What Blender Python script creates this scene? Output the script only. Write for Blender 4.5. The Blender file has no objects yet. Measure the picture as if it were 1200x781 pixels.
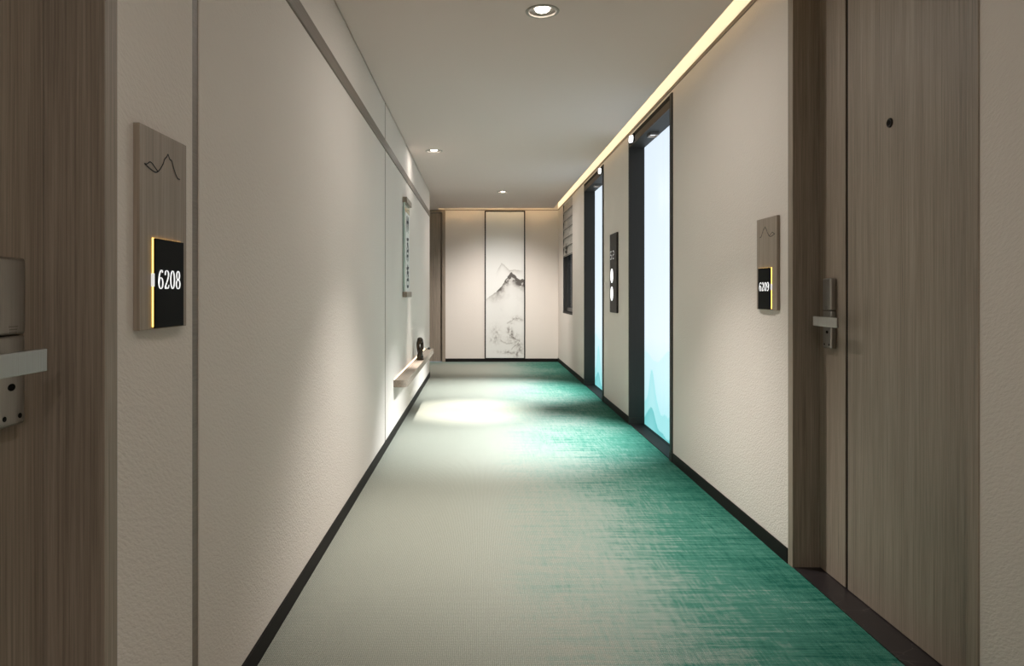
import bpy, bmesh, math, random
import numpy as np
from mathutils import Vector, Matrix, noise

random.seed(4)
S = bpy.context.scene
COL = S.collection
PI = math.pi

# ---------------------------------------------------------------- camera
cam_data = bpy.data.cameras.new('camera')
cam_data.sensor_width = 36.0
cam_data.lens = 24.0
cam_data.shift_x = 37.5 / 1200
cam_data.shift_y = -46.8 / 1200
cam_data.clip_start = 0.02
cam = bpy.data.objects.new('camera', cam_data)
cam.location = (0, 0, 1.1)
cam.rotation_euler = (PI / 2, 0, 0)
COL.objects.link(cam)
S.camera = cam

# ---------------------------------------------------------------- world, exposure
W = bpy.data.worlds.new('dusk')
S.world = W
W.use_nodes = True
W.node_tree.nodes['Background'].inputs[0].default_value = (0.42, 0.47, 0.55, 1)
W.node_tree.nodes['Background'].inputs[1].default_value = 0.9
S.view_settings.view_transform = 'Standard'
S.view_settings.look = 'None'
S.view_settings.gamma = 1.0
S.view_settings.use_curve_mapping = False
S.view_settings.exposure = 0.0
LAMP_W = 1.0            # factor on the watts of the ceiling lamps (AIM below)
COVE_E = 30.0           # cove strip emission
PORTAL_W = 1000.0        # added lamp under each lift header, makes the floor pools
LIFT_E = 1.12            # backlit lift panels

# ---------------------------------------------------------------- measurements (metres)
XL, XR = -0.662, 1.253      # corridor wall faces
YE = 10.93                  # end wall
YLE = 8.97                  # where the left wall stops (side passage beyond)
ZC = 2.434                  # ceiling
YB = -2.6                   # wall behind the camera
XP = -2.4                   # far side of the side passage
LIFTS = [(4.431, 5.728), (6.908, 8.183)]
WIN = (9.256, 10.32, 0.80, 2.42)
DOOR_R = (1.712, 2.772)
DOOR_L = (0.182, 1.2417)
LIGHTS = [(0.295, 3.23), (-0.432, 6.40), (0.303, 8.99), (0.295, 0.30), (0.295, -1.6)]  # last two are unseen, added to light the foreground

# ---------------------------------------------------------------- materials
def srgb(r, g, b):
    f = lambda c: ((c / 255) / 12.92) if c / 255 <= 0.04045 else (((c / 255) + 0.055) / 1.055) ** 2.4
    return (f(r), f(g), f(b), 1)

def new_mat(name):
    m = bpy.data.materials.new(name)
    m.use_nodes = True
    nt = m.node_tree
    return m, nt, nt.nodes['Principled BSDF']

def simple(name, col, rough=0.6, metal=0.0, emit=None, estr=0.0, coat=0.0, spec=0.5):
    m, nt, b = new_mat(name)
    b.inputs['Base Color'].default_value = col
    b.inputs['Roughness'].default_value = rough
    b.inputs['Metallic'].default_value = metal
    b.inputs['Coat Weight'].default_value = coat
    b.inputs['Specular IOR Level'].default_value = spec
    if emit:
        b.inputs['Emission Color'].default_value = emit
        b.inputs['Emission Strength'].default_value = estr
    return m

def N(nt, t, **kw):
    n = nt.nodes.new(t)
    for k, v in kw.items():
        setattr(n, k, v)
    return n

def noise_tex(nt, scale, src=None, detail=3, rough=0.5, nscale=1.0):
    mp = N(nt, 'ShaderNodeMapping')
    mp.inputs['Scale'].default_value = scale
    nt.links.new(src, mp.inputs['Vector'])
    t = N(nt, 'ShaderNodeTexNoise')
    t.inputs['Scale'].default_value = nscale
    t.inputs['Detail'].default_value = detail
    t.inputs['Roughness'].default_value = rough
    nt.links.new(mp.outputs[0], t.inputs['Vector'])
    return t.outputs['Fac']

def maprange(nt, src, a, b, c, d, smooth=False):
    n = N(nt, 'ShaderNodeMapRange')
    if smooth:
        n.interpolation_type = 'SMOOTHSTEP'
    n.inputs['From Min'].default_value = a
    n.inputs['From Max'].default_value = b
    n.inputs['To Min'].default_value = c
    n.inputs['To Max'].default_value = d
    nt.links.new(src, n.inputs['Value'])
    return n.outputs[0]

def math2(nt, op, a, b, clamp=False):
    n = N(nt, 'ShaderNodeMath', operation=op)
    n.use_clamp = clamp
    for i, v in enumerate((a, b)):
        if isinstance(v, (int, float)):
            n.inputs[i].default_value = v
        else:
            nt.links.new(v, n.inputs[i])
    return n.outputs[0]

def mixcol(nt, fac, a, b):
    n = N(nt, 'ShaderNodeMix', data_type='RGBA')
    nt.links.new(fac, n.inputs['Factor'])
    for i, v in ((6, a), (7, b)):
        if isinstance(v, tuple):
            n.inputs[i].default_value = v
        else:
            nt.links.new(v, n.inputs[i])
    return n.outputs[2]

def bump(nt, bsdf, h, strength, dist):
    n = N(nt, 'ShaderNodeBump')
    n.inputs['Strength'].default_value = strength
    n.inputs['Distance'].default_value = dist
    nt.links.new(h, n.inputs['Height'])
    nt.links.new(n.outputs[0], bsdf.inputs['Normal'])

def pos(nt):
    return N(nt, 'ShaderNodeNewGeometry').outputs['Position']

def mat_plaster():
    m, nt, b = new_mat('embossed wallcovering')
    p = pos(nt)
    rot = N(nt, 'ShaderNodeVectorRotate', rotation_type='X_AXIS')
    rot.inputs['Angle'].default_value = 0.5
    nt.links.new(p, rot.inputs['Vector'])
    h = noise_tex(nt, (70, 62, 150), rot.outputs[0], 3, 0.55)
    h2 = noise_tex(nt, (1.2, 1.2, 1.2), p, 2)
    c = mixcol(nt, maprange(nt, h2, 0.3, 0.7, 0, 1), (0.715, 0.645, 0.59, 1), (0.745, 0.675, 0.62, 1))
    nt.links.new(c, b.inputs['Base Color'])
    b.inputs['Roughness'].default_value = 0.75
    bump(nt, b, h, 0.55, 0.004)
    return m

def mat_wood(name, axis, dark, light):
    m, nt, b = new_mat(name)
    p = pos(nt)
    fine = [210, 210, 210]; fine[axis] = 2.8
    mid = [45, 45, 45]; mid[axis] = 0.6
    wide = [16, 16, 16]; wide[axis] = 0.12
    f = noise_tex(nt, fine, p, 4, 0.7)
    g = noise_tex(nt, mid, p, 2, 0.5)
    w = noise_tex(nt, wide, p, 1, 0.5)
    s = math2(nt, 'ADD', math2(nt, 'MULTIPLY', f, 0.65), math2(nt, 'MULTIPLY', g, 0.2))
    s = math2(nt, 'ADD', s, math2(nt, 'MULTIPLY', w, 0.15))
    c = mixcol(nt, maprange(nt, s, 0.32, 0.68, 0, 1), dark, light)
    nt.links.new(c, b.inputs['Base Color'])
    b.inputs['Roughness'].default_value = 0.55
    bump(nt, b, f, 0.35, 0.001)
    return m

def mat_carpet():
    m, nt, b = new_mat('woven gradient carpet')
    p = pos(nt)
    sep = N(nt, 'ShaderNodeSeparateXYZ')
    nt.links.new(p, sep.inputs[0])
    x, y = sep.outputs[0], sep.outputs[1]
    sx = noise_tex(nt, (2.2, 38, 1), p, 4, 0.7)       # streaks across the corridor
    sy = noise_tex(nt, (44, 3.6, 1), p, 3, 0.65)        # streaks along it
    cl = noise_tex(nt, (1.5, 1.1, 1), p, 2, 0.5)       # soft clouds
    pert = math2(nt, 'ADD', math2(nt, 'MULTIPLY', math2(nt, 'SUBTRACT', sx, 0.5), 0.75),
                 math2(nt, 'MULTIPLY', math2(nt, 'SUBTRACT', sy, 0.5), 0.34))
    pert = math2(nt, 'ADD', pert, math2(nt, 'MULTIPLY', math2(nt, 'SUBTRACT', cl, 0.5), 0.5))
    dash = noise_tex(nt, (14, 95, 1), p, 2, 0.6)       # short yarn dashes
    dash2 = noise_tex(nt, (120, 12, 1), p, 2, 0.6)
    pert = math2(nt, 'ADD', pert, math2(nt, 'MULTIPLY', math2(nt, 'SUBTRACT', math2(nt, 'ADD', dash, dash2), 1.0), 0.38))
    base = maprange(nt, x, -0.20, 1.45, 0.0, 1.0, False)
    far = maprange(nt, y, 10.0, 10.85, 0.0, 0.46, True)
    t = math2(nt, 'MAXIMUM', base, far)
    amp = maprange(nt, t, 0.02, 0.35, 0.10, 1.0, True)
    t = math2(nt, 'ADD', t, math2(nt, 'MULTIPLY', pert, amp), True)
    ramp = N(nt, 'ShaderNodeValToRGB')
    cr = ramp.color_ramp
    cr.elements[0].position = 0.0; cr.elements[0].color = (0.330, 0.338, 0.285, 1)
    cr.elements[1].position = 1.0; cr.elements[1].color = (0.010, 0.105, 0.074, 1)
    for ps, c in ((0.20, (0.335, 0.350, 0.300, 1)), (0.45, (0.245, 0.325, 0.280, 1)), (0.72, (0.060, 0.205, 0.155, 1))):
        e = cr.elements.new(ps); e.color = c
    nt.links.new(t, ramp.inputs[0])
    # weave of loops
    wv = []
    for ax, sc in (('X', 52.0), ('Y', 40.0)):
        wn = N(nt, 'ShaderNodeTexWave', wave_type='BANDS', bands_direction=ax)
        wn.inputs['Scale'].default_value = sc
        wn.inputs['Distortion'].default_value = 1.2
        wn.inputs['Detail'].default_value = 1.0
        nt.links.new(p, wn.inputs['Vector'])
        wv.append(wn.outputs['Fac'])
    weave = math2(nt, 'MULTIPLY', wv[0], wv[1])
    fib = noise_tex(nt, (260, 200, 1), p, 2, 0.6)
    k = math2(nt, 'ADD', maprange(nt, weave, 0, 1, 0.74, 1.22), maprange(nt, fib, 0.3, 0.7, -0.2, 0.2))
    vm = N(nt, 'ShaderNodeVectorMath', operation='SCALE')
    nt.links.new(ramp.outputs[0], vm.inputs[0])
    nt.links.new(k, vm.inputs['Scale'])
    nt.links.new(vm.outputs[0], b.inputs['Base Color'])
    b.inputs['Roughness'].default_value = 0.85
    b.inputs['Specular IOR Level'].default_value = 0.08
    bump(nt, b, weave, 0.5, 0.004)
    return m

def mat_marble():
    m, nt, b = new_mat('black veined marble')
    p = pos(nt)
    n = noise_tex(nt, (5, 9, 5), p, 5, 0.6)
    v = N(nt, 'ShaderNodeTexVoronoi', feature='DISTANCE_TO_EDGE')
    v.inputs['Scale'].default_value = 1.0
    mp = N(nt, 'ShaderNodeMapping')
    mp.inputs['Scale'].default_value = (9, 14, 5); mp.inputs['Rotation'].default_value = (0, 0, 0.6)
    nt.links.new(p, mp.inputs[0]); nt.links.new(mp.outputs[0], v.inputs['Vector'])
    vein = math2(nt, 'MULTIPLY', maprange(nt, v.outputs['Distance'], 0.0, 0.02, 1, 0), maprange(nt, n, 0.5, 0.62, 0, 0.6))
    c = mixcol(nt, vein, (0.016, 0.013, 0.014, 1), (0.20, 0.17, 0.16, 1))
    nt.links.new(c, b.inputs['Base Color'])
    b.inputs['Roughness'].default_value = 0.3
    return m

def mat_metal(name, col, rough, metal=1.0, sc=(300, 300, 8), spec=0.5):
    m, nt, b = new_mat(name)
    b.inputs['Specular IOR Level'].default_value = spec
    n = noise_tex(nt, sc, pos(nt), 2)
    c = mixcol(nt, n, tuple(v * 0.85 for v in col[:3]) + (1,), tuple(min(1, v * 1.15) for v in col[:3]) + (1,))
    nt.links.new(c, b.inputs['Base Color'])
    b.inputs['Roughness'].default_value = rough
    b.inputs['Metallic'].default_value = metal
    return m

def mat_print(name, rough=0.5, emit=0.0, coat=0.0):
    m, nt, b = new_mat(name)
    a = N(nt, 'ShaderNodeVertexColor', layer_name='print')
    if emit:
        b.inputs['Specular IOR Level'].default_value = 0.15
        b.inputs['Base Color'].default_value = (0.03, 0.035, 0.04, 1)
        nt.links.new(a.outputs[0], b.inputs['Emission Color'])
        b.inputs['Emission Strength'].default_value = emit
    else:
        nt.links.new(a.outputs[0], b.inputs['Base Color'])
    b.inputs['Roughness'].default_value = rough
    b.inputs['Coat Weight'].default_value = coat
    return m

def mat_fabric():
    m, nt, b = new_mat('roman blind linen')
    p = pos(nt)
    n = noise_tex(nt, (3, 4, 60), p, 3)
    n2 = noise_tex(nt, (5, 5, 5), p, 3)
    s = math2(nt, 'ADD', math2(nt, 'MULTIPLY', n, 0.5), math2(nt, 'MULTIPLY', n2, 0.5))
    c = mixcol(nt, maprange(nt, s, 0.35, 0.65, 0, 1), (0.36, 0.33, 0.30, 1), (0.56, 0.53, 0.49, 1))
    nt.links.new(c, b.inputs['Base Color'])
    b.inputs['Roughness'].default_value = 0.9
    return m

def mat_glass():
    m, nt, b = new_mat('window glass')
    b.inputs['Base Color'].default_value = (0.75, 0.8, 0.82, 1)
    b.inputs['Roughness'].default_value = 0.03
    b.inputs['Transmission Weight'].default_value = 1.0
    b.inputs['IOR'].default_value = 1.45
    return m

WALL = mat_plaster()
CEIL = simple('ceiling paint', (0.71, 0.592, 0.545, 1), 0.85)
COVEW = simple('cove paint', (0.80, 0.76, 0.68, 1), 0.8)
WOOD = mat_wood('grey brown oak veneer', 2, (0.160, 0.124, 0.094, 1), (0.400, 0.325, 0.258, 1))
WOODY = mat_wood('grey brown oak lengthwise', 1, (0.160, 0.124, 0.094, 1), (0.400, 0.325, 0.258, 1))
WOODS = mat_wood('pale oak sign veneer', 2, (0.20, 0.155, 0.118, 1), (0.40, 0.325, 0.26, 1))
TRIM = mat_wood('taupe rail', 1, (0.17, 0.135, 0.11, 1), (0.25, 0.20, 0.165, 1))
CARPET = mat_carpet()
MARBLE = mat_marble()
BASEB = simple('dark bronze skirting', (0.011, 0.009, 0.008, 1), 0.6, spec=0.15)
PORTAL = mat_metal('dark gunmetal lining', (0.034, 0.031, 0.028), 0.55, 0.1, spec=0.2)
PORTALB = mat_metal('bronze header', (0.055, 0.032, 0.018), 0.5, 0.2, (8, 8, 200), spec=0.25)
BLACK = simple('black groove', (0.004, 0.004, 0.004, 1), 0.7, spec=0.1)
SILL = simple('dark stone sill', (0.012, 0.011, 0.011, 1), 0.6, spec=0.12)
STEEL = mat_metal('satin nickel', (0.36, 0.34, 0.315), 0.36, 1.0)
STEELD = mat_metal('darker nickel', (0.24, 0.22, 0.20), 0.38, 1.0)
PANELB = simple('black acrylic', (0.006, 0.0055, 0.005, 1), 0.7, spec=0.1)
WHITEI = simple('white lettering', (0.85, 0.85, 0.85, 1), 0.5, emit=(1, 1, 1, 1), estr=0.55)
HALO = simple('warm backlight', (0.9, 0.7, 0.3, 1), 0.5, emit=(1.0, 0.60, 0.12, 1), estr=3.0)
INK = simple('black ink line', (0.012, 0.011, 0.010, 1), 0.7)
INKG = simple('grey brush ink', (0.10, 0.10, 0.10, 1), 0.8)
CALLP = simple('dark brown call plate', (0.018, 0.014, 0.011, 1), 0.5, spec=0.2)
BTN = simple('lit white button', (0.9, 0.9, 0.9, 1), 0.4, emit=(1, 1, 1, 1), estr=1.3)
LANT = simple('lit white lantern', (0.9, 0.9, 0.9, 1), 0.4, emit=(0.97, 0.98, 1, 1), estr=1.6)
DIGIT = simple('pale display digits', (0.6, 0.6, 0.6, 1), 0.5, emit=(0.9, 0.92, 0.95, 1), estr=0.35)
COVEL = simple('cove strip diffuser', (0.9, 0.85, 0.7, 1), 0.5, emit=(1.0, 0.75, 0.44, 1), estr=COVE_E * 0.22)
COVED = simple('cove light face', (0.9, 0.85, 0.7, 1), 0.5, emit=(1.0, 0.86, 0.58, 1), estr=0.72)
COVEL2 = simple('end cove strip diffuser', (0.9, 0.85, 0.7, 1), 0.5, emit=(1.0, 0.75, 0.44, 1), estr=COVE_E * 0.9)
SHELFL = simple('shelf strip diffuser', (0.9, 0.85, 0.7, 1), 0.5, emit=(1.0, 0.72, 0.40, 1), estr=10.0)
LENS = simple('spot lens', (0.9, 0.9, 0.9, 1), 0.3, emit=(1.0, 0.93, 0.82, 1), estr=14.0)
RING = simple('downlight ring paint', (0.40, 0.36, 0.32, 1), 0.5)
REFL = mat_metal('downlight reflector', (0.30, 0.27, 0.24), 0.35, 0.9)
ACRYL = simple('pale green acrylic', (0.50, 0.60, 0.54, 1), 0.15, coat=0.5)
PAPER = simple('white scroll sheet', (0.78, 0.77, 0.74, 1), 0.6)
BRONZE = mat_metal('dark bronze', (0.055, 0.043, 0.033), 0.32, 0.85, (30, 30, 30))
STONE = simple('black pebble', (0.02, 0.018, 0.016, 1), 0.35)
WINF = simple('charcoal window frame', (0.025, 0.025, 0.024, 1), 0.4)
GLASS = mat_glass()
LINEN = mat_fabric()
SEAM = simple('blind batten tape', (0.10, 0.09, 0.085, 1), 0.9)
FRAME = simple('black metal frame', (0.010, 0.008, 0.007, 1), 0.5, spec=0.2)
MURAL = mat_print('ink wash print', 0.6)
LIFTP = mat_print('backlit printed glass', 0.4, LIFT_E, 0.0)

# ---------------------------------------------------------------- builders
def box(bm, x0, x1, y0, y1, z0, z1):
    x0, x1 = sorted((x0, x1)); y0, y1 = sorted((y0, y1)); z0, z1 = sorted((z0, z1))
    v = [bm.verts.new(c) for c in ((x0, y0, z0), (x1, y0, z0), (x1, y1, z0), (x0, y1, z0),
                                   (x0, y0, z1), (x1, y0, z1), (x1, y1, z1), (x0, y1, z1))]
    for f in ((3, 2, 1, 0), (4, 5, 6, 7), (0, 1, 5, 4), (1, 2, 6, 5), (2, 3, 7, 6), (3, 0, 4, 7)):
        bm.faces.new([v[i] for i in f])

def boxes(*bs):
    bm = bmesh.new()
    for b in bs:
        box(bm, *b)
    return bm

def wpos(o):
    v = Vector((0, 0, 0))
    while o:
        v += o.location
        o = o.parent
    return v

def obj(name, bm, mat, parent=None, bevel=0.0, smooth=False, segs=2):
    """One mesh from world-space geometry; a child sits at its parent's origin, a root at its own base."""
    if parent:
        off = wpos(parent)
    else:
        cs = [v.co for v in bm.verts]
        lo = [min(c[i] for c in cs) for i in range(3)]; hi = [max(c[i] for c in cs) for i in range(3)]
        off = Vector(((lo[0] + hi[0]) / 2, (lo[1] + hi[1]) / 2, lo[2]))
    bmesh.ops.translate(bm, vec=-off, verts=bm.verts)
    if bevel:
        bmesh.ops.bevel(bm, geom=list(bm.edges), offset=bevel, segments=segs, profile=0.6, affect='EDGES', clamp_overlap=True)
    me = bpy.data.meshes.new(name)
    bm.to_mesh(me)
    bm.free()
    me.materials.append(mat)
    if smooth:
        me.polygons.foreach_set('use_smooth', [True] * len(me.polygons))
    o = bpy.data.objects.new(name, me)
    COL.objects.link(o)
    if parent:
        o.parent = parent
    else:
        o.location = off
    return o

def thing(name, loc, label=None, cat=None, group=None, kind=None):
    o = bpy.data.objects.new(name, None)
    o.empty_display_size = 0.1
    o.location = loc
    COL.objects.link(o)
    if kind: o['kind'] = kind
    if label: o['label'] = label
    if cat: o['category'] = cat
    if group: o['group'] = group
    return o

def tag(o, label, cat, group=None):
    o['label'] = label; o['category'] = cat
    if group: o['group'] = group
    return o

def struct(name, bm, mat, **kw):
    o = obj(name, bm, mat, **kw)
    o['kind'] = 'structure'
    return o

def lathe(bm, prof, cx, cy, cz, n=40, axis='z'):
    rings = []
    for r, z in prof:
        ring = []
        for i in range(n):
            a = 2 * PI * i / n
            u, v = r * math.cos(a), r * math.sin(a)
            c = (cx + u, cy + v, cz + z) if axis == 'z' else (cx + z, cy + u, cz + v)
            ring.append(bm.verts.new(c))
        rings.append(ring)
    for a, b in zip(rings, rings[1:]):
        for i in range(n):
            bm.faces.new((a[i], a[(i + 1) % n], b[(i + 1) % n], b[i]))
    return rings

def disc_x(bm, x0, x1, cy, cz, ry, rz, n=32):
    """a short elliptical plug along X"""
    a = [bm.verts.new((x0, cy + ry * math.cos(2 * PI * i / n), cz + rz * math.sin(2 * PI * i / n))) for i in range(n)]
    b = [bm.verts.new((x1, cy + ry * math.cos(2 * PI * i / n), cz + rz * math.sin(2 * PI * i / n))) for i in range(n)]
    for i in range(n):
        bm.faces.new((a[i], a[(i + 1) % n], b[(i + 1) % n], b[i]))
    bm.faces.new(a[::-1]); bm.faces.new(b)
    bmesh.ops.recalc_face_normals(bm, faces=bm.faces)

def smooth_path(pts, sub=8):
    out = []
    P = [Vector(p) for p in pts]
    for i in range(len(P) - 1):
        p0 = P[max(i - 1, 0)]; p1 = P[i]; p2 = P[i + 1]; p3 = P[min(i + 2, len(P) - 1)]
        for k in range(sub):
            t = k / sub
            out.append(0.5 * ((2 * p1) + (p2 - p0) * t + (2 * p0 - 5 * p1 + 4 * p2 - p3) * t * t + (3 * p1 - p0 - 3 * p2 + p3) * t ** 3))
    out.append(P[-1])
    return out

def pen(bm, path, wf, place, thick=0.0006):
    """a flat inked stroke: path of 2-D points, wf(t, tangent) its width, place(u, v, h) -> world"""
    n = len(path)
    L = []; R = []
    for i, p in enumerate(path):
        tg = Vector(path[min(i + 1, n - 1)]) - Vector(path[max(i - 1, 0)])
        tg = tg.normalized() if tg.length > 1e-9 else Vector((1, 0))
        w = wf(i / (n - 1), tg) / 2
        nx, ny = -tg.y * w, tg.x * w
        L.append((p[0] + nx, p[1] + ny)); R.append((p[0] - nx, p[1] - ny))
    for h in (0.0, thick):
        vl = [bm.verts.new(place(a, b, h)) for a, b in L]
        vr = [bm.verts.new(place(a, b, h)) for a, b in R]
        for i in range(n - 1):
            bm.faces.new((vl[i], vl[i + 1], vr[i + 1], vr[i]))

def tube(bm, path, radii, n=14):
    path = [Vector(p) for p in path]
    up = Vector((0, 0, 1)); prev = None; rings = []
    for i, p in enumerate(path):
        t = (path[min(i + 1, len(path) - 1)] - path[max(i - 1, 0)]).normalized()
        if prev is None:
            a = t.orthogonal().normalized()
        else:
            a = (prev - t * prev.dot(t)).normalized()
        prev = a
        b = t.cross(a)
        r = radii[i]
        rings.append([bm.verts.new(p + (a * math.cos(2 * PI * k / n) + b * math.sin(2 * PI * k / n)) * r) for k in range(n)])
    for r0, r1 in zip(rings, rings[1:]):
        for k in range(n):
            bm.faces.new((r0[k], r0[(k + 1) % n], r1[(k + 1) % n], r1[k]))
    bm.faces.new(rings[0][::-1]); bm.faces.new(rings[-1])

# numerals: thick uprights, hair-thin joins
def arc(cx, cy, rx, ry, a0, a1, n=28):
    return [(cx + rx * math.cos(math.radians(a0 + (a1 - a0) * i / n)), cy + ry * math.sin(math.radians(a0 + (a1 - a0) * i / n))) for i in range(n + 1)]
def glyph(ch):
    if ch == '0': return [arc(.25, .5, .185, .475, 0, 360, 48)]
    if ch == '6': return [arc(.25, .30, .185, .285, 0, 360, 40), smooth_path([(.40, .86), (.36, .965), (.26, .965), (.15, .82), (.075, .55), (.065, .30)])]
    if ch == '9': return [[(.5 - x, 1 - y) for x, y in s] for s in glyph('6')]
    if ch == '8': return [arc(.25, .745, .145, .23, 0, 360, 40), arc(.25, .265, .185, .25, 0, 360, 40)]
    if ch == '2': return [smooth_path([(.09, .74), (.13, .92), (.25, .975), (.38, .90), (.41, .74), (.34, .52), (.20, .28), (.07, .07)]),
                          [(.06, .055), (.2, .055), (.3, .055), (.40, .055), (.425, .10), (.445, .22)]]
def numerals(bm, text, place, adv, h):
    for i, ch in enumerate(text):
        for s in glyph(ch):
            base = (ch == '2' and abs(s[0][1] - s[1][1]) < 1e-6)
            wf = (lambda t, tg: 0.11 - 0.05 * t) if base else (lambda t, tg: 0.04 + 0.085 * abs(tg.y) ** 1.6)
            pts = [(i * adv + x * adv * 1.75, y * h) for x, y in s]
            pen(bm, pts, lambda t, tg, wf=wf: wf(t, tg) * h * 0.95, place)

# ================================================================ STRUCTURE
# floor: carpet in the corridor and the side passage
bm = bmesh.new()
nx, ny = 6, 24
box(bm, XL, XR, YB, YE, -0.06, 0.0)
box(bm, XP, XL, YLE, YE, -0.06, 0.0)
struct('floor', bm, CARPET)

# ceiling soffit with real holes for the downlights, slots along right and end walls
CX1, CY1 = 1.155, 10.70
bm = bmesh.new()
def loop(pts):
    vs = [bm.verts.new((x, y, ZC)) for x, y in pts]
    return [bm.edges.new((vs[i], vs[(i + 1) % len(vs)])) for i in range(len(vs))]
es = loop([(XL, YB), (CX1, YB), (CX1, CY1), (XL, CY1)])
for x, y in LIGHTS:
    es += loop([(x + 0.066 * math.cos(2 * PI * i / 40), y + 0.066 * math.sin(2 * PI * i / 40)) for i in range(40)])
bmesh.ops.triangle_fill(bm, edges=es, use_beauty=True)
ex = bmesh.ops.extrude_face_region(bm, geom=list(bm.faces))
bmesh.ops.translate(bm, vec=(0, 0, 0.022), verts=[g for g in ex['geom'] if isinstance(g, bmesh.types.BMVert)])
bmesh.ops.recalc_face_normals(bm, faces=bm.faces)
box(bm, XP, XL - 0.0005, YLE, YE, ZC, ZC + 0.022)
ceil = struct('ceiling', bm, CEIL)
obj('upper_deck', boxes((XP, XR, YB, YE, 2.60, 2.64)), COVEW, ceil)

# right wall with openings for the door, two lifts and the window
T = 0.20
solid = [(YB, DOOR_R[0]), (DOOR_R[1], LIFTS[0][0]), (LIFTS[0][1], LIFTS[1][0]), (LIFTS[1][1], WIN[0]), (WIN[1], YE + 0.2)]
bs = [(XR, XR + T, a, b, 0, 2.64) for a, b in solid]
bs += [(XR, XR + T, a, b, 2.406, 2.64) for a, b in LIFTS]
bs += [(XR, XR + T, *DOOR_R, 2.425, 2.64), (XR, XR + T, WIN[0], WIN[1], 0, WIN[2]), (XR, XR + T, WIN[0], WIN[1], WIN[3], 2.64)]
struct('wall_right', boxes(*bs), WALL)

# left wall: backing plus the covered panels between the timber strips
PT = 0.014
STRIP = [(1.572, 1.609), (4.752, 4.790)]
bs = [(XL - T, XL - PT, YB, DOOR_L[0], 0, 2.64), (XL - T, XL - PT, DOOR_L[1], YLE - 0.012, 0, 2.64),
      (XL - T, XL - PT, *DOOR_L, 2.425, 2.64)]
wl = struct('wall_left', boxes(*bs), WALL)
for a, b in ((DOOR_L[1], STRIP[0][0]), (STRIP[0][1], STRIP[1][0]), (STRIP[1][1], YLE - 0.012), (YB, DOOR_L[0])):
    obj('wall_panel', boxes((XL - PT, XL, a, b, 0.064, 2.100)), WALL, wl, 0.0015, segs=1)
    obj('wall_panel', boxes((XL - PT, XL, a, b, 2.164, 2.428)), WALL, wl, 0.0015, segs=1)
obj('corner_strip', boxes((XL - T, XL, YLE - 0.012, YLE, 0, ZC)), TRIM, wl)
k = 1
for a, b in STRIP:
    struct('trim_%d' % k, boxes((XL - PT, XL - 0.003, a, b, 0.064, 2.100), (XL - PT, XL - 0.003, a, b, 2.164, 2.428)), TRIM)
    k += 1
struct('trim_3', boxes((XL - PT, XL + 0.008, DOOR_L[1], YLE - 0.012, 2.100, 2.164)), TRIM, bevel=0.003)
struct('trim_4', boxes((XL - PT, XL - 0.004, YB, YLE - 0.012, 2.428, 2.434)), BASEB)
# slim profile under the cove along the right and end walls
struct('trim_5', boxes((XR - 0.006, XR, YB, YE - 0.006, 2.425, 2.447)), TRIM)
struct('trim_6', boxes((XL, XR, YE - 0.006, YE, 2.425, 2.436)), TRIM)

# end wall, side passage, wall behind
struct('wall_end', boxes((-0.553, XR, YE, YE + 0.2, 0, 2.64), (XP, -0.553, YE, YE + 0.2, 2.435, 2.64), (XP, -1.62, YE, YE + 0.2, 0, 2.435)), WALL)
struct('wall_passage', boxes((XP - 0.1, XP, YLE - 0.2, YE + 0.2, 0, 2.64), (XP, XL - T, YLE - 0.2, YLE, 0, 2.64)), WALL)
struct('wall_back', boxes((XL - T, XR + T, YB - 0.1, YB, 0, 2.64)), WALL)

# skirtings
struct('baseboard_left', boxes((XL - PT, XL + 0.006, DOOR_L[1], YLE, 0, 0.064), (XL - PT, XL + 0.006, YB, DOOR_L[0], 0, 0.064)), BASEB, bevel=0.0015)
b_ = [(XR - 0.006, XR, a, b, 0, 0.062) for a, b in solid[:-1]] + [(XR - 0.006, XR, WIN[0], YE, 0, 0.062)]
struct('baseboard_right', boxes(*b_), BASEB, bevel=0.0015)
struct('baseboard_end', boxes((-0.553, XR - 0.006, YE - 0.008, YE, 0, 0.052)), BASEB, bevel=0.0015)

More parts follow.
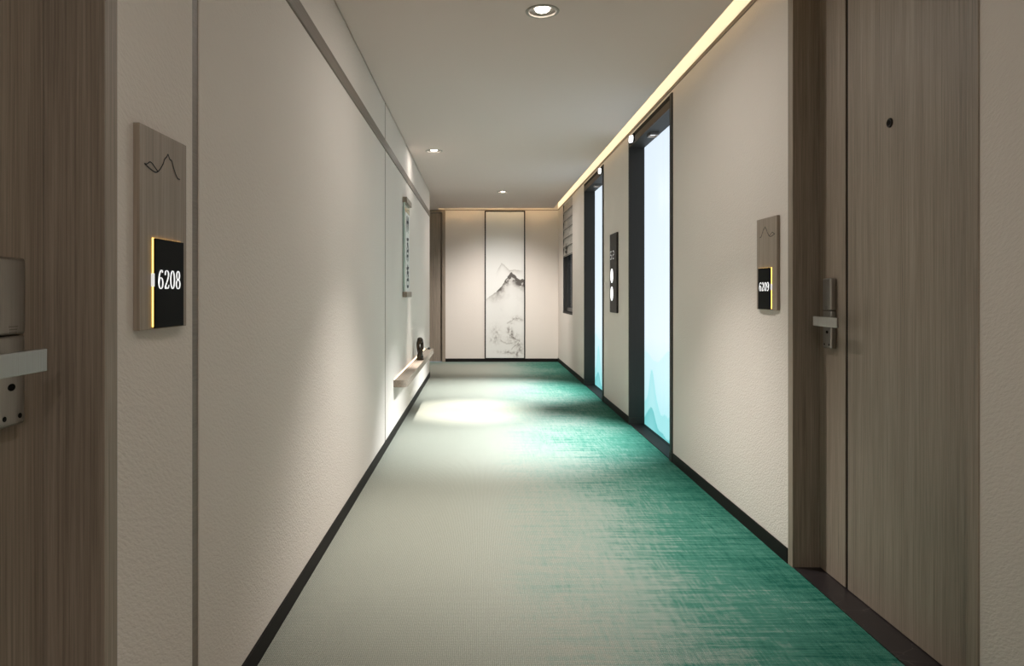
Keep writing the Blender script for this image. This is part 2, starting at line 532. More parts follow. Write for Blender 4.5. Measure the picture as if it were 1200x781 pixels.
# ---------------------------------------------------------------- hotel doors
def hotel_door(name, side, dr):
    W0 = XL if side < 0 else XR
    s = 1 if side < 0 else -1                       # towards the corridor
    X = lambda u: W0 + s * u
    y0, y1 = dr
    zt = 2.425
    root = thing(name, (X(-0.10), (y0 + y1) / 2, 0), kind='structure')
    fw = 0.043
    obj('door_jamb', boxes((X(-0.155), X(0.003), y1 - fw, y1, 0, zt)), WOOD, root, 0.002)
    obj('door_jamb', boxes((X(-0.155), X(0.003), y0, y0 + fw, 0, zt)), WOOD, root, 0.002)
    obj('door_head', boxes((X(-0.155), X(0.003), y0 + fw, y1 - fw, zt - fw, zt)), WOODY, root, 0.002)
    a, b = y0 + fw + 0.002, y1 - fw - 0.002
    yi = b - 0.2                                    # black inlay
    dz = 0.006
    obj('door_stile', boxes((X(-0.15), X(-0.104), yi + 0.009, b, dz, zt - fw - 0.002)), WOOD, root)
    obj('door_leaf', boxes((X(-0.15), X(-0.104), a, yi - 0.009, dz, zt - fw - 0.002)), WOOD, root)
    obj('inlay_strip', boxes((X(-0.15), X(-0.109), yi - 0.009, yi + 0.009, dz, zt - fw - 0.002)), BLACK, root)
    obj('threshold', boxes((X(-0.155), X(-0.0005), y0 + fw, y1 - fw, -0.03, 0.003)), MARBLE, root)
    # peephole
    yp = b - 0.468
    bm = bmesh.new()
    pr = [(0.0155, 0.0), (0.0155, 0.003), (0.0125, 0.005), (0.009, 0.0035), (0.009, 0.0)]
    lathe(bm, [(r, s * (h)) for r, h in pr], X(-0.104), yp, 1.664, 28, 'x')
    pe = obj('peephole', bm, CALLP, root, smooth=True)
    bm = bmesh.new(); disc_x(bm, X(-0.104), X(-0.102), yp, 1.664, 0.0095, 0.0095, 24)
    obj('peephole_lens', bm, BLACK, pe)
    # lock
    yl1 = b - (0.066 if side > 0 else 0.078); yl0 = yl1 - 0.064
    up = obj('lock_body', boxes((X(-0.104), X(-0.081), yl0, yl1, 1.033, 1.157)), STEEL, root, 0.007, segs=4)
    obj('lock_base', boxes((X(-0.104), X(-0.0825), yl0 - 0.001, yl1 + 0.001, 0.887, 1.0325)), STEEL, up, 0.007, segs=4)
    for i in range(3):
        obj('indicator_line', boxes((X(-0.0812), X(-0.0805), (yl0 + yl1) / 2 - 0.010 + i * 0.001, (yl0 + yl1) / 2 + 0.010 - i * 0.001, 1.0455 - i * 0.0045, 1.0475 - i * 0.0045)), STEELD, up)
    bm = bmesh.new(); disc_x(bm, X(-0.083), X(-0.0818), yl0 + 0.030, 0.950, 0.0085, 0.0058, 24)
    obj('keyhole', bm, BLACK, up)
    for dy in (0.014, 0.050):
        bm = bmesh.new(); disc_x(bm, X(-0.083), X(-0.0818), yl0 + dy, 0.902, 0.0042, 0.0042, 16)
        obj('screw_hole', bm, BLACK, up)
    bm = bmesh.new(); disc_x(bm, X(-0.083), X(-0.044), yl1 - 0.034, 0.9925, 0.0115, 0.0115, 24)
    obj('lever_spindle', bm, STEEL, up, smooth=False)
    obj('lever_handle', boxes((X(-0.046), X(-0.038), yl1 - 0.190, yl1 - 0.014, 0.974, 1.0105)), STEEL, up, 0.0015)
    return root
hotel_door('door_1', -1, DOOR_L)
hotel_door('door_2', 1, DOOR_R)

# timber door of the side passage, set in the end wall
d3 = thing('door_3', (-1.08, YE, 0), kind='structure')
obj('door_jamb', boxes((-0.607, -0.5535, YE - 0.012, YE + 0.12, 0, 2.434)), WOOD, d3, 0.002)
obj('door_jamb', boxes((-1.62, -1.566, YE - 0.012, YE + 0.12, 0, 2.434)), WOOD, d3, 0.002)
obj('door_head', boxes((-1.566, -0.607, YE - 0.012, YE + 0.12, 2.394, 2.434)), WOODY, d3, 0.002)
obj('door_leaf', boxes((-1.564, -0.609, YE + 0.05, YE + 0.09, 0.0, 2.392)), WOOD, d3)

# ---------------------------------------------------------------- window
wn = thing('window_1', (XR + 0.09, (WIN[0] + WIN[1]) / 2, WIN[2]), kind='structure')
fx0, fx1 = XR + 0.055, XR + 0.115
a, b, z0, z1 = WIN
obj('window_frame', boxes((fx0, fx1, a, a + 0.05, z0 + 0.03, z1), (fx0, fx1, b - 0.05, b, z0 + 0.03, z1), (fx0, fx1, a + 0.05, b - 0.05, z0 + 0.03, z0 + 0.085),
                          (fx0, fx1, a + 0.05, b - 0.05, z1 - 0.05, z1)), WINF, wn, 0.003)
obj('mullion', boxes((fx0 + 0.005, fx1 - 0.005, (a + b) / 2 - 0.025, (a + b) / 2 + 0.025, z0 + 0.085, z1 - 0.05)), WINF, wn, 0.003)
obj('window_sill', boxes((XR, XR + 0.16, a, b, z0, z0 + 0.03)), SILL, wn, 0.003)
obj('window_lining', boxes((XR + 0.004, fx0, b - 0.012, b, z0 + 0.03, z1), (XR + 0.004, fx0, a, a + 0.012, z0 + 0.03, z1)), WINF, wn)
for c, d in ((a + 0.05, (a + b) / 2 - 0.025), ((a + b) / 2 + 0.025, b - 0.05)):
    obj('pane', boxes((XR + 0.082, XR + 0.088, c, d, z0 + 0.085, z1 - 0.05)), GLASS, wn)

# ================================================================ THINGS
# ---------------------------------------------------------------- lifts
def lift_color(f, z):
    """printed backlit glass: misty sky over layered teal hills; f 0 = far edge, 1 = near edge"""
    top = np.array([0.70, 0.80, 0.90]); mid = np.array([0.78, 0.90, 0.98])
    c = top * (z / 2.3) + mid * (1 - z / 2.3)
    aqua = np.array([0.22, 0.70, 0.74])
    def hill(peaks, base):
        return base + sum(h * math.exp(-((f - c0) / w) ** 2) for c0, w, h in peaks)
    h0 = hill([(0.62, 0.22, 0.16), (0.05, 0.2, 0.1)], 0.52)
    h1 = hill([(0.215, 0.10, 0.30), (0.8, 0.14, 0.22)], 0.18) + 0.012 * math.sin(f * 40)
    h2 = hill([(0.19, 0.13, 0.155), (0.93, 0.16, 0.17)], 0.03) + 0.008 * math.sin(f * 31)
    def wash(c, h, col, amt):
        if z < h:
            k = amt * (0.45 + 0.55 * math.exp(-(h - z) / 0.16))
            return c * (1 - k) + np.array(col) * k
        return c
    g = max(0.0, min(1.0, (0.75 - z) / 0.75))
    c = c * (1 - 0.75 * g) + aqua * 0.75 * g
    c = wash(c, h0, (0.52, 0.83, 0.86), 0.55)
    c = wash(c, h1, (0.28, 0.70, 0.71), 0.75)
    c = wash(c, h2, (0.07, 0.47, 0.47), 0.75)
    return c

def grid_print(name, mat, parent, plane, a0, a1, z0, z1, thick, na, nz, fn):
    """a board whose face is a fine grid carrying the print; plane(a, z, depth) -> world"""
    verts, cols, faces = [], [], []
    for j in range(nz + 1):
        for i in range(na + 1):
            a = a0 + (a1 - a0) * i / na; z = z0 + (z1 - z0) * j / nz
            verts.append(plane(a, z, 0.0)); cols.append(fn(a, z))
    w = na + 1
    for j in range(nz):
        for i in range(na):
            q = j * w + i
            faces.append((q, q + 1, q + w + 1, q + w))
    edge = [i for i in range(na + 1)] + [j * w + na for j in range(1, nz + 1)] + [nz * w + i for i in range(na - 1, -1, -1)] + [j * w for j in range(nz - 1, 0, -1)]
    n0 = len(verts)
    for q in edge:
        j, i = divmod(q, w)
        verts.append(plane(a0 + (a1 - a0) * i / na, z0 + (z1 - z0) * j / nz, thick)); cols.append(cols[q])
    m = len(edge)
    for i in range(m):
        faces.append((edge[(i + 1) % m], edge[i], n0 + i, n0 + (i + 1) % m))
    faces.append(tuple(n0 + i for i in range(m))[::-1])
    off = wpos(parent)
    me = bpy.data.meshes.new(name)
    me.from_pydata([tuple(Vector(v) - off) for v in verts], [], faces)
    at = me.color_attributes.new('print', 'FLOAT_COLOR', 'POINT')
    at.data.foreach_set('color', np.array([list(c[:3]) + [1.0] for c in cols], dtype=np.float32).ravel())
    me.materials.append(mat)
    bm = bmesh.new(); bm.from_mesh(me); bmesh.ops.recalc_face_normals(bm, faces=bm.faces); bm.to_mesh(me); bm.free()
    o = bpy.data.objects.new(name, me)
    COL.objects.link(o); o.parent = parent
    return o

def elevator(y0, y1, label, lantern_near):
    root = thing('elevator', (XR + 0.06, (y0 + y1) / 2, 0), label, 'elevator')
    xf, xb = XR - 0.008, XR + 0.150
    zt, zs = 2.405, 2.315
    obj('door_jamb', boxes((xf, xb, y1 - 0.03, y1 - 0.001, 0.058, zt)), PORTAL, root, 0.002)
    obj('door_jamb', boxes((xf, xb, y0 + 0.001, y0 + 0.055, 0.058, zt)), PORTAL, root, 0.002)
    obj('jamb_plinth', boxes((xf - 0.002, xb, y1 - 0.032, y1 - 0.001, 0, 0.057)), PORTAL, root, 0.001)
    obj('jamb_plinth', boxes((xf - 0.002, xb, y0 + 0.001, y0 + 0.057, 0, 0.057)), PORTAL, root, 0.001)
    hd = obj('header', boxes((xf + 0.006, xb, y0 + 0.055, y1 - 0.03, zs, zt)), PORTAL, root)
    obj('header_panel', boxes((xf, xf + 0.006, y0 + 0.055, y1 - 0.03, zs, 2.368)), PORTALB, hd)
    obj('header_groove', boxes((xf + 0.004, xf + 0.006, y0 + 0.055, y1 - 0.03, 2.369, zt)), BLACK, hd)
    obj('sill', boxes((XR + 0.0005, XR + 0.175, y0 + 0.057, y1 - 0.032, -0.03, 0.004)), SILL, root)
    obj('sill_groove', boxes((XR + 0.100, XR + 0.106, y0 + 0.057, y1 - 0.032, 0.004, 0.0048)), BLACK, root)
    ym = (y0 + y1) / 2
    wd = y1 - y0
    for c, d in ((y0 + 0.055, ym - 0.0025), (ym + 0.0025, y1 - 0.03)):
        grid_print('door_panel', LIFTP, root, lambda a, z, t: (XR + 0.120 + t, a, z), c, d, 0.008, zs, 0.02, 60, 230,
                   lambda a, z: lift_color((y1 - a) / wd, z))
    obj('shaft_back', boxes((XR + 0.1405, XR + 0.16, y0 + 0.055, y1 - 0.03, 0.005, zs)), BLACK, root)
    yl = y0 + 0.115 if lantern_near else y1 - 0.16
    ln = obj('hall_lantern', boxes((xf - 0.010, xf, yl - 0.075, yl + 0.075, 2.326, 2.388)), BLACK, root, 0.003)
    for dy in (-0.034, 0.034):
        bm = bmesh.new(); disc_x(bm, xf - 0.018, xf - 0.010, yl + dy, 2.357 + (0.006 if dy > 0 else -0.006), 0.038, 0.030)
        obj('lantern_lamp', bm, LANT, ln, 0.002)
    yc = ym + 0.12  # lamp housing added under the header to brighten the floor in front
    hs_ = obj('added_portal_lamp', boxes((XR + 0.030, XR + 0.036, yc - 0.05, yc + 0.05, zs - 0.020, zs), (XR + 0.094, XR + 0.100, yc - 0.05, yc + 0.05, zs - 0.020, zs),
                                  (XR + 0.036, XR + 0.094, yc - 0.05, yc - 0.045, zs - 0.020, zs), (XR + 0.036, XR + 0.094, yc + 0.045, yc + 0.05, zs - 0.020, zs)), STEELD, root)
    obj('added_lamp_lens', boxes((XR + 0.036, XR + 0.094, yc - 0.045, yc + 0.045, zs - 0.002, zs)), LANT, hs_)
    ld = bpy.data.lights.new('lamp', 'SPOT')  # spot of the added header lamp
    ld.energy = PORTAL_W
    ld.color = (0.93, 0.985, 1.0)
    ld.spot_size = math.radians(58); ld.spot_blend = 1.0; ld.shadow_soft_size = 0.02
    lo = bpy.data.objects.new('lamp', ld)
    lo.location = Vector((XR + 0.065, yc, zs - 0.026)) - wpos(root)
    lo.rotation_euler = (0, math.radians(24), 0)
    COL.objects.link(lo); lo.parent = root
    return root
elevator(*LIFTS[0], 'nearer elevator doorway with glowing blue-white doors and teal hills, beside the call panel', False)
elevator(*LIFTS[1], 'farther elevator doorway with glowing blue-white doors, between the call panel and the window', True)

# call panel
cp = thing('elevator_call_panel', (XR, 6.337, 0.915), 'tall dark elevator call panel with floor display and two lit round buttons', 'call panel')
obj('face_plate', boxes((XR - 0.018, XR, 6.175, 6.500, 0.917, 1.655)), CALLP, cp, 0.008, segs=3)
for zc_, arrow in ((1.262, 1), (1.095, -1)):
    bm = bmesh.new(); disc_x(bm, XR - 0.023, XR - 0.018, 6.385, zc_, 0.052, 0.066)
    bt = obj('call_button', bm, BTN, cp, 0.002)
    bm = bmesh.new()
    t_ = 0.016
    vs = [(6.385 - t_, zc_ - arrow * 0.012 - 0.004), (6.385 + t_, zc_ - arrow * 0.012 - 0.004), (6.385, zc_ + arrow * 0.012 - 0.004)]
    bm.faces.new([bm.verts.new((XR - 0.0234, y, z)) for y, z in vs])
    obj('arrow_mark', bm, DIGIT if arrow > 0 else INKG, bt)
place = lambda u, v, h: (XR - 0.0184 - h, 6.475 - u, 1.42 + v)
seg5 = [(.45, 1), (.06, 1), (.06, .53), (.40, .53), (.45, .40), (.45, .10), (.40, 0), (.05, 0)]
seg2 = [(.05, 1), (.40, 1), (.45, .88), (.45, .60), (.40, .52), (.06, .46), (.06, 0), (.45, 0)]
for k_, sg in enumerate((seg5, seg2)):
    bm = bmesh.new()
    pen(bm, [(k_ * 0.115 + x * 0.14, y * 0.070) for x, y in sg], lambda t, tg: 0.008, place)
    obj('display_digit', bm, DIGIT, cp)

# ---------------------------------------------------------------- room signs
RIDGE = [(0.0178, 1.3508), (0.033, 1.3465), (0.0511, 1.3425), (0.0658, 1.3422), (0.0797, 1.3494), (0.0951, 1.3643), (0.1016, 1.3747), (0.1122, 1.3828),
         (0.1175, 1.3882), (0.1250, 1.3800), (0.1352, 1.3780), (0.1421, 1.367), (0.1532, 1.3533), (0.1632, 1.3461), (0.1732, 1.3455)]
KNOLL = [(0.0178, 1.3508), (0.0271, 1.3515), (0.039, 1.3578), (0.0486, 1.3567), (0.0609, 1.3508), (0.0734, 1.3447)]
def room_sign(side, y0, number, label):
    W0 = XL if side < 0 else XR
    s = 1 if side < 0 else -1
    X = lambda u: W0 + s * u
    root = thing('room_sign', (W0, y0 + 0.1025, 1.028), label, 'room sign')
    obj('wooden_plate', boxes((X(0), X(0.013), y0, y0 + 0.2075, 1.028, 1.426)), WOODS, root, 0.001, segs=1)
    obj('backlight', boxes((X(0.013), X(0.0155), y0 + 0.0490, y0 + 0.178, 1.033, 1.2095)), HALO, root)
    pn = obj('number_panel', boxes((X(0.0155), X(0.019), y0 + 0.050, y0 + 0.180, 1.030, 1.209)), PANELB, root, 0.0006, segs=1)
    h = 0.0385; adv = 0.0262
    bm = bmesh.new()
    if side < 0:
        pl = lambda u, v, t: (X(0.0191 + t), y0 + 0.062 + u, 1.1085 + v)
    else:
        pl = lambda u, v, t: (X(0.0191 + t), y0 + 0.165 - u, 1.1085 + v)
    numerals(bm, number, pl, adv, h)
    obj('number_lettering', bm, WHITEI, pn)
    obj('bell_light', boxes((X(0.013), X(0.0185), y0 + 0.0455, y0 + 0.0488, 1.113, 1.139)), WHITEI, root)
    bm = bmesh.new()
    pm = lambda u, v, t: (X(0.0133 + t), y0 + u, v)
    pen(bm, smooth_path(RIDGE, 6), lambda t, tg: 0.0025, pm)
    pen(bm, smooth_path(KNOLL, 6), lambda t, tg: 0.0021, pm)
    obj('mountain_line', bm, INK, root)
    return root
room_sign(-1, 1.3016, '6208', 'wooden room sign with black number plate 6208 beside the left door')
room_sign(1, 2.8515, '6209', 'wooden room sign with black number plate 6209 beside the right door')

# ---------------------------------------------------------------- downlights
def downlight(x, y, label, tilt, cone, power, spill):
    lean = -7 if x < 0 else 0
    root = thing('downlight', (x, y, ZC), label, 'downlight')
    bm = bmesh.new()
    lathe(bm, [(0.064, 0.006), (0.064, -0.004), (0.068, -0.006), (0.078, -0.004), (0.080, 0.0), (0.064, 0.0)], x, y, ZC, 48)
    obj('trim_ring', bm, RING, root, smooth=False)
    bm = bmesh.new()
    lathe(bm, [(0.0635, 0.003), (0.058, 0.010), (0.048, 0.014), (0.036, 0.015), (0.036, 0.030)], x, y, ZC, 48)
    obj('reflector', bm, REFL, root, smooth=True)
    bm = bmesh.new()
    r = lathe(bm, [(0.0355, 0.013), (0.034, 0.006), (0.027, 0.001), (0.015, -0.002), (0.002, -0.003)], x, y, ZC, 32)
    bm.faces.new(r[-1])
    bmesh.ops.recalc_face_normals(bm, faces=bm.faces)
    obj('lens', bm, LENS, root, smooth=True)
    for kind, watts in (('SPOT', power), ('AREA', spill)):
        ld = bpy.data.lights.new('lamp', kind)
        ld.energy = LAMP_W * watts
        ld.color = (1.0, 0.956, 0.905)
        if kind == 'SPOT':
            ld.spot_size = math.radians(cone)
            ld.spot_blend = 1.0
            ld.shadow_soft_size = 0.03
        else:
            ld.shape = 'DISK'
            ld.size = 0.06
        lo = bpy.data.objects.new('lamp', ld)
        lo.location = (0, 0, -0.035 if kind == 'SPOT' else -0.010)
        lo.rotation_euler = (math.radians(tilt), math.radians(lean), 0) if kind == 'SPOT' else (0, 0, 0)
        COL.objects.link(lo); lo.parent = root
LB = ['nearest recessed ceiling downlight, large in the top of the picture', 'recessed downlight off centre, near the left wall above the scroll',
      'farthest recessed downlight, in front of the ink painting', 'added unseen downlight between the two room doors, above the picture', 'added unseen downlight behind the viewer, first from the back wall']
AIM = [(0, 80, 310.0, 9.0), (0, 37, 880.0, 1.8), (37, 88, 265.0, 12.0), (0, 80, 70.0, 6.5), (0, 80, 70.0, 10.0)]     # tilt, cone, beam watts, diffuse watts
for (x, y), l, aim in zip(LIGHTS, LB, AIM):
    downlight(x, y, l, *aim)

# ---------------------------------------------------------------- cove strips
def strip(bm, p0, p1, a, w=0.014, t=0.004):
    """thin diffuser bar from p0 to p1, tilted by a about its length"""
    d = (Vector(p1) - Vector(p0)).normalized()
    up = Vector((0, 0, 1)); sd = d.cross(up)
    n = (up * math.cos(a) + sd * math.sin(a)); l = d.cross(n)
    ring = []
    for p in (p0, p1):
        p = Vector(p)
        ring.append([bm.verts.new(p + l * (w / 2) * i + n * t * j) for i, j in ((-1, 0), (1, 0), (1, 1), (-1, 1))])
    A, B = ring
    for i in range(4):
        bm.faces.new((A[i], A[(i + 1) % 4], B[(i + 1) % 4], B[i]))
    bm.faces.new(A[::-1]); bm.faces.new(B)
    bmesh.ops.recalc_face_normals(bm, faces=bm.faces)
bm = bmesh.new()
strip(bm, (1.1485, YB + 0.05, 2.459), (1.1485, 10.68, 2.459), 0.0, 0.011, 0.004)
tag(obj('cove_light_strip', bm, COVEL), 'long warm light strip in the ceiling slot along the right wall', 'light strip')
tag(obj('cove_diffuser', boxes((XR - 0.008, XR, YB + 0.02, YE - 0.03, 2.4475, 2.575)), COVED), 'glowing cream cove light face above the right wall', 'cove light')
bm = bmesh.new()
strip(bm, (XL + 0.02, 10.692, 2.459), (1.145, 10.692, 2.459), 0.0, 0.010, 0.004)
tag(obj('cove_light_strip', bm, COVEL2), 'short warm light strip in the ceiling slot above the end wall', 'light strip')

# ---------------------------------------------------------------- ink painting on the end wall
mp = thing('ink_painting', (0.3975, YE, 0.052), 'tall framed grey ink wash mountain painting on the end wall', 'painting')
PX0, PX1, PZ0, PZ1 = 0.075, 0.722, 0.052, 2.418
fb = 0.018
for b_ in ((PX0, PX0 + fb, PZ0, PZ1), (PX1 - fb, PX1, PZ0, PZ1), (PX0 + fb, PX1 - fb, PZ1 - fb, PZ1), (PX0 + fb, PX1 - fb, PZ0, PZ0 + 0.010)):
    obj('frame_bar', boxes((b_[0], b_[1], YE - 0.022, YE, b_[2], b_[3])), FRAME, mp, 0.0015, segs=1)

def fbm(x, y, sd=0.0, o=5):
    return noise.fractal(Vector((x, y, sd)), 1.0, 2.0, o)
def interp(pts, x):
    return float(np.interp(x, [p[0] for p in pts], [p[1] for p in pts]))
# ridges in (X, Z) metres
R_FAR = [(0.07, 1.2), (0.25, 1.40), (0.30, 1.50), (0.345, 1.575), (0.39, 1.545), (0.47, 1.46), (0.55, 1.475), (0.64, 1.46), (0.73, 1.44)]
R_MAIN = [(0.07, 0.98), (0.16, 1.05), (0.26, 1.12), (0.34, 1.20), (0.385, 1.27), (0.42, 1.335), (0.455, 1.375), (0.485, 1.425), (0.505, 1.437), (0.53, 1.405),
          (0.565, 1.385), (0.60, 1.335), (0.64, 1.315), (0.68, 1.325), (0.73, 1.31)]
BLOBS = [(0.585, 0.70, .07, .035, .30), (0.64, 0.665, .05, .025, .22), (0.50, 0.615, .05, .025, .16), (0.47, 0.51, .04, .045, .55), (0.50, 0.46, .03, .03, .35),
         (0.53, 0.38, .10, .07, .30), (0.25, 0.46, .08, .12, .20), (0.24, 0.34, .09, .06, .16), (0.60, 0.29, .07, .05, .30), (0.645, 0.22, .05, .05, .25),
         (0.40, 0.16, .12, .025, .30), (0.47, 0.14, .06, .02, .35), (0.58, 0.13, .05, .05, .32), (0.60, 0.075, .015, .04, .30), (0.66, 0.16, .04, .06, .2)]
def mural_color(x, z):
    paper = np.array([0.74, 0.725, 0.70])
    ink = 0.0
    n1 = fbm(x * 9, z * 9, 1.3); n2 = fbm(x * 26, z * 20, 4.1); n3 = fbm(x * 60, z * 45, 7.7, 3)
    # far ridge
    rf = interp(R_FAR, x) + 0.012 * n2
    d = rf - z
    if 0.25 < x < 0.70 and -0.004 < d < 0.10:
        fade = min(1, (x - 0.25) / 0.06) * min(1, (0.70 - x) / 0.08)
        ink += 0.45 * math.exp(-max(d, 0) / 0.035) * fade
    # main mountain
    rm = interp(R_MAIN, x) + 0.010 * n2
    d = rm - z
    if d > 0:
        peak = math.exp(-((x - 0.53) / 0.16) ** 2)
        right = 1 / (1 + math.exp(-(x - 0.60) / 0.02))
        edge = math.exp(-d / 0.022)
        ink += edge * (0.30 + 0.75 * max(peak, 0.7 * right))
        # dark rock faces just under the crest, broken by bright snow
        body = math.exp(-((d - 0.06) / 0.075) ** 2) * max(peak, right * 0.9)
        patch = 1 / (1 + math.exp(-(n1 * 1.6 + n2 * 0.9 + 0.14) / 0.10))
        ink += 0.85 * body * patch
        # pale wash sliding down to the left
        slope = math.exp(-max(0, d - 0.02) / 0.17)
        ink += 0.85 * slope * (0.55 + 0.9 * max(0, n1 + 0.25 * n2)) * min(1, max(0.25, (x - 0.05) / 0.3))
    for cx, cz, rx, rz, a in BLOBS:
        q = ((x - cx) / rx) ** 2 + ((z - cz) / rz) ** 2
        if q < 5:
            ink += 1.5 * a * math.exp(-q * 1.0) * max(0.0, 0.8 + 1.3 * n2 + 0.6 * n3)
    # path-like thin strokes between the rocks
    for pts in ([(0.43, 0.62), (0.50, 0.65), (0.56, 0.70)], [(0.46, 0.44), (0.54, 0.38), (0.64, 0.33)], [(0.33, 0.34), (0.42, 0.29), (0.52, 0.30)], [(0.50, 0.20), (0.57, 0.27), (0.62, 0.30)]):
        if pts[0][0] < x < pts[-1][0]:
            ink += 0.45 * math.exp(-((z - interp(pts, x) - 0.012 * n2) / 0.010) ** 2)
    ink = max(0.0, min(0.97, ink))
    dark = np.array([0.055, 0.045, 0.038])
    warm = np.array([0.27, 0.22, 0.185])
    tone = warm * (1 - ink) + dark * ink
    return paper * (1 - ink) + tone * ink
grid_print('painted_sheet', MURAL, mp, lambda a, z, t: (a, YE - 0.014 + t, z), PX0 + fb, PX1 - fb, PZ0 + 0.010, PZ1 - fb, 0.013, 110, 330, mural_color)

# ---------------------------------------------------------------- wall shelf, sculpture, pebble
sh = thing('wall_shelf', (XL, 6.72, 0.378), 'long grey-brown wooden wall shelf with rounded end and hidden light', 'shelf')
bm = bmesh.new()
x0, x1, ya, yb, r = XL + 0.0005, XL + 0.106, 5.22, 8.22, 0.06
prof = [(x0, yb), (x0, ya)] + [(x1 - r + r * math.sin(t), ya + r - r * math.cos(t)) for t in [PI / 2 * i / 8 for i in range(9)]] + \
       [(x1 - 0.03 + 0.03 * math.cos(t), yb - 0.03 + 0.03 * math.sin(t)) for t in [PI / 2 * i / 6 for i in range(7)]]
lo = [bm.verts.new((x, y, 0.378)) for x, y in prof]; hi = [bm.verts.new((x, y, 0.433)) for x, y in prof]
bm.faces.new(lo[::-1]); bm.faces.new(hi)
for i in range(len(prof)):
    j = (i + 1) % len(prof)
    bm.faces.new((lo[i], lo[j], hi[j], hi[i]))
bmesh.ops.recalc_face_normals(bm, faces=bm.faces)
obj('shelf_board', bm, WOODY, sh)
obj('light_strip', boxes((XL + 0.001, XL + 0.004, 5.26, 8.18, 0.433, 0.435)), SHELFL, sh)

fx, fy, fz = -0.597, 6.80, 0.433
sc = thing('sculpture', (fx, fy, fz), 'small dark bronze twisted sculpture standing on the wall shelf', 'sculpture')
bm = bmesh.new()
lathe(bm, [(0.001, 0.0), (0.034, 0.0), (0.037, 0.006), (0.035, 0.016), (0.026, 0.022), (0.001, 0.024)], fx, fy, fz, 28)
obj('base', bm, BRONZE, sc, smooth=True)
bm = bmesh.new()
path, rad = [], []
n = 90
for i in range(n + 1):
    t = i / n                       # up one side, over the head and down the other, twisting
    if t < 0.5:
        q = t / 0.5; a = q * 1.35 * PI; sgn = 1
    else:
        q = (1 - t) / 0.5; a = q * 1.35 * PI; sgn = -1
    z = 0.018 + 0.188 * math.sin(q * PI / 2) ** 0.85
    amp = 0.0255 * (1 - 0.25 * q) * math.cos(q * PI / 2) ** 0.35 if q < 0.999 else 0.0
    path.append((fx + sgn * amp * math.cos(a + 1.1), fy + sgn * amp * math.sin(a + 1.1), fz + z * 0.97))
    rad.append(0.0170 + 0.013 * math.exp(-((q - 0.88) / 0.20) ** 2) + 0.007 * math.exp(-((q - 0.1) / 0.15) ** 2))
tube(bm, path, rad, 16)
obj('twisted_figure', bm, BRONZE, sc, smooth=True)

bm = bmesh.new()
bmesh.ops.create_icosphere(bm, subdivisions=3, radius=1.0)
for v in bm.verts:
    v.co = Vector((v.co.x * 0.020, v.co.y * 0.034, max(-0.009, v.co.z * 0.014))) * (1 + 0.06 * noise.noise(v.co * 1.7))
zl = min(v.co.z for v in bm.verts)
bmesh.ops.translate(bm, vec=(-0.605, 8.10, 0.433 - zl), verts=bm.verts)
tag(obj('pebble', bm, STONE, smooth=True), 'small flat black stone at the far end of the wall shelf', 'stone')

# ---------------------------------------------------------------- calligraphy scroll on the left wall
hs = thing('calligraphy_panel', (XL, 6.03, 1.07), 'tall narrow white calligraphy panel with wooden end blocks on the left wall', 'wall art')
obj('acrylic_back', boxes((XL + 0.004, XL + 0.021, 5.835, 6.215, 1.08, 1.905)), ACRYL, hs, 0.002)
obj('paper_sheet', boxes((XL + 0.021, XL + 0.0225, 5.868, 6.20, 1.09, 1.80)), PAPER, hs)
obj('title_band', boxes((XL + 0.021, XL + 0.0222, 5.868, 6.20, 1.806, 1.83)), simple('tan band', (0.50, 0.40, 0.27, 1), 0.7), hs)
for z in (1.900, 1.088):
    obj('end_block', boxes((XL + 0.0005, XL + 0.040, 5.822, 6.228, z - 0.024, z + 0.024)), WOODY, hs, 0.006, segs=3)
def brush(bm, rnd, cy, cz, w, h, kind):
    pl = lambda u, v, t: (XL + 0.0227 + t, u, v)
    P = lambda x, y: (cy + x * w, cz + y * h)
    wf = lambda a: (lambda t, tg: a * (0.55 + 0.6 * math.sin(PI * min(1, 0.15 + t * 0.8))))
    B = 0.024
    strokes = {
        0: [[(-.4, .45), (-.38, -.5)], [(-.1, .5), (-.08, -.45)], [(.2, .45), (.22, -.5)], [(-.45, .1), (.45, .16)], [(.42, .5), (.44, -.3)]],
        1: [[(-.4, .3), (.4, .4)], [(.05, .5), (0, 0), (-.4, -.5)], [(0, .05), (.2, -.2), (.45, -.45)], [(-.3, -.05), (.2, 0)]],
        2: [[(-.35, .45), (-.4, -.4)], [(-.35, .4), (.35, .45), (.3, -.4)], [(-.3, 0), (.25, .05)], [(-.1, .1), (0, -.5)]],
        3: [[(-.45, .2), (.45, .3)], [(-.2, .5), (-.1, .1), (-.4, -.4)], [(.1, .5), (.1, -.5)], [(.1, -.1), (.42, -.4)], [(-.35, -.1), (.4, -.05)]],
        4: [[(-.4, .4), (-.35, -.4)], [(-.4, .38), (.4, .42), (.35, -.4)], [(-.35, -.38), (.36, -.36)]],
    }[kind]
    for s in strokes:
        pen(bm, smooth_path([P(*p) for p in s], 6), wf(B), pl)
rnd = random.Random(3)
for kk, (cz, hh) in enumerate(((1.705, 0.15), (1.535, 0.11), (1.425, 0.10), (1.29, 0.12), (1.185, 0.075))):
    bm = bmesh.new()
    brush(bm, rnd, 6.035 + rnd.uniform(-.02, .02), cz, 0.20, hh, kk)
    obj('ink_character', bm, INKG, hs)

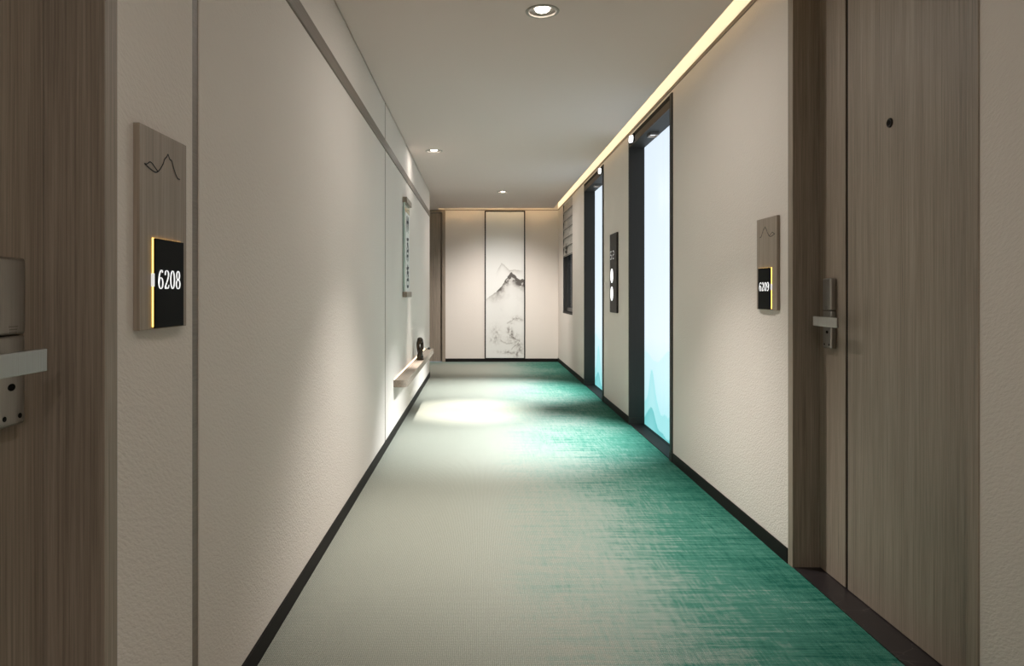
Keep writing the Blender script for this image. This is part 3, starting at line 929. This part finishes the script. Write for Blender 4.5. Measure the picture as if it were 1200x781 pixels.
# ---------------------------------------------------------------- roman blind
rb = thing('roman_blind', (XR + 0.02, (WIN[0] + WIN[1]) / 2, 1.64), 'half-lowered grey linen roman blind with dark brush motif over the window', 'blind')
nf = 6
zt, zb = WIN[3] - 0.002, 1.645
fh = (zt - zb) / nf
proto = None
for i in range(nf):
    za = zt - i * fh
    if proto is None:
        bm = bmesh.new()
        ya, yb = WIN[0] + 0.016, WIN[1] - 0.016
        rows = [(0.010, 0.0), (0.006, -0.3), (0.000, -0.75), (-0.004, -0.98), (0.002, -1.03), (0.010, -1.0)]
        A = [bm.verts.new((XR + 0.008 + x, ya, zt + v * fh)) for x, v in rows]
        B = [bm.verts.new((XR + 0.008 + x, yb, zt + v * fh)) for x, v in rows]
        for q in range(len(rows) - 1):
            bm.faces.new((A[q], A[q + 1], B[q + 1], B[q]))
        g = bmesh.ops.extrude_face_region(bm, geom=list(bm.faces))
        bmesh.ops.translate(bm, vec=(0.002, 0, 0), verts=[v for v in g['geom'] if isinstance(v, bmesh.types.BMVert)])
        bmesh.ops.recalc_face_normals(bm, faces=bm.faces)
        proto = obj('fold', bm, LINEN, rb)
        o = proto
        tape0 = obj('batten_tape', boxes((XR + 0.0035, XR + 0.006, ya, yb, zt - 0.99 * fh, zt - 0.92 * fh)), SEAM, proto)
    else:
        o = proto.copy(); COL.objects.link(o); o.parent = rb
        o.location = (0, 0, -i * fh)
        tp = tape0.copy(); COL.objects.link(tp); tp.parent = o
bm = bmesh.new()
pl = lambda u, v, t: (XR + 0.0015 - t, u, v)
for s, w in (([(9.93, 1.665), (9.96, 1.73), (9.95, 1.82)], .05), ([(9.86, 1.74), (9.95, 1.765), (10.05, 1.75)], .03), ([(9.95, 1.72), (10.02, 1.70), (10.07, 1.72)], .03), ([(9.94, 1.71), (9.88, 1.69), (9.84, 1.70)], .025)):
    pen(bm, smooth_path(s, 6), lambda t, tg, w=w: w * (0.35 + 0.65 * math.sin(PI * min(1, .1 + .85 * t))), pl)
obj('brush_motif', bm, INK, rb)
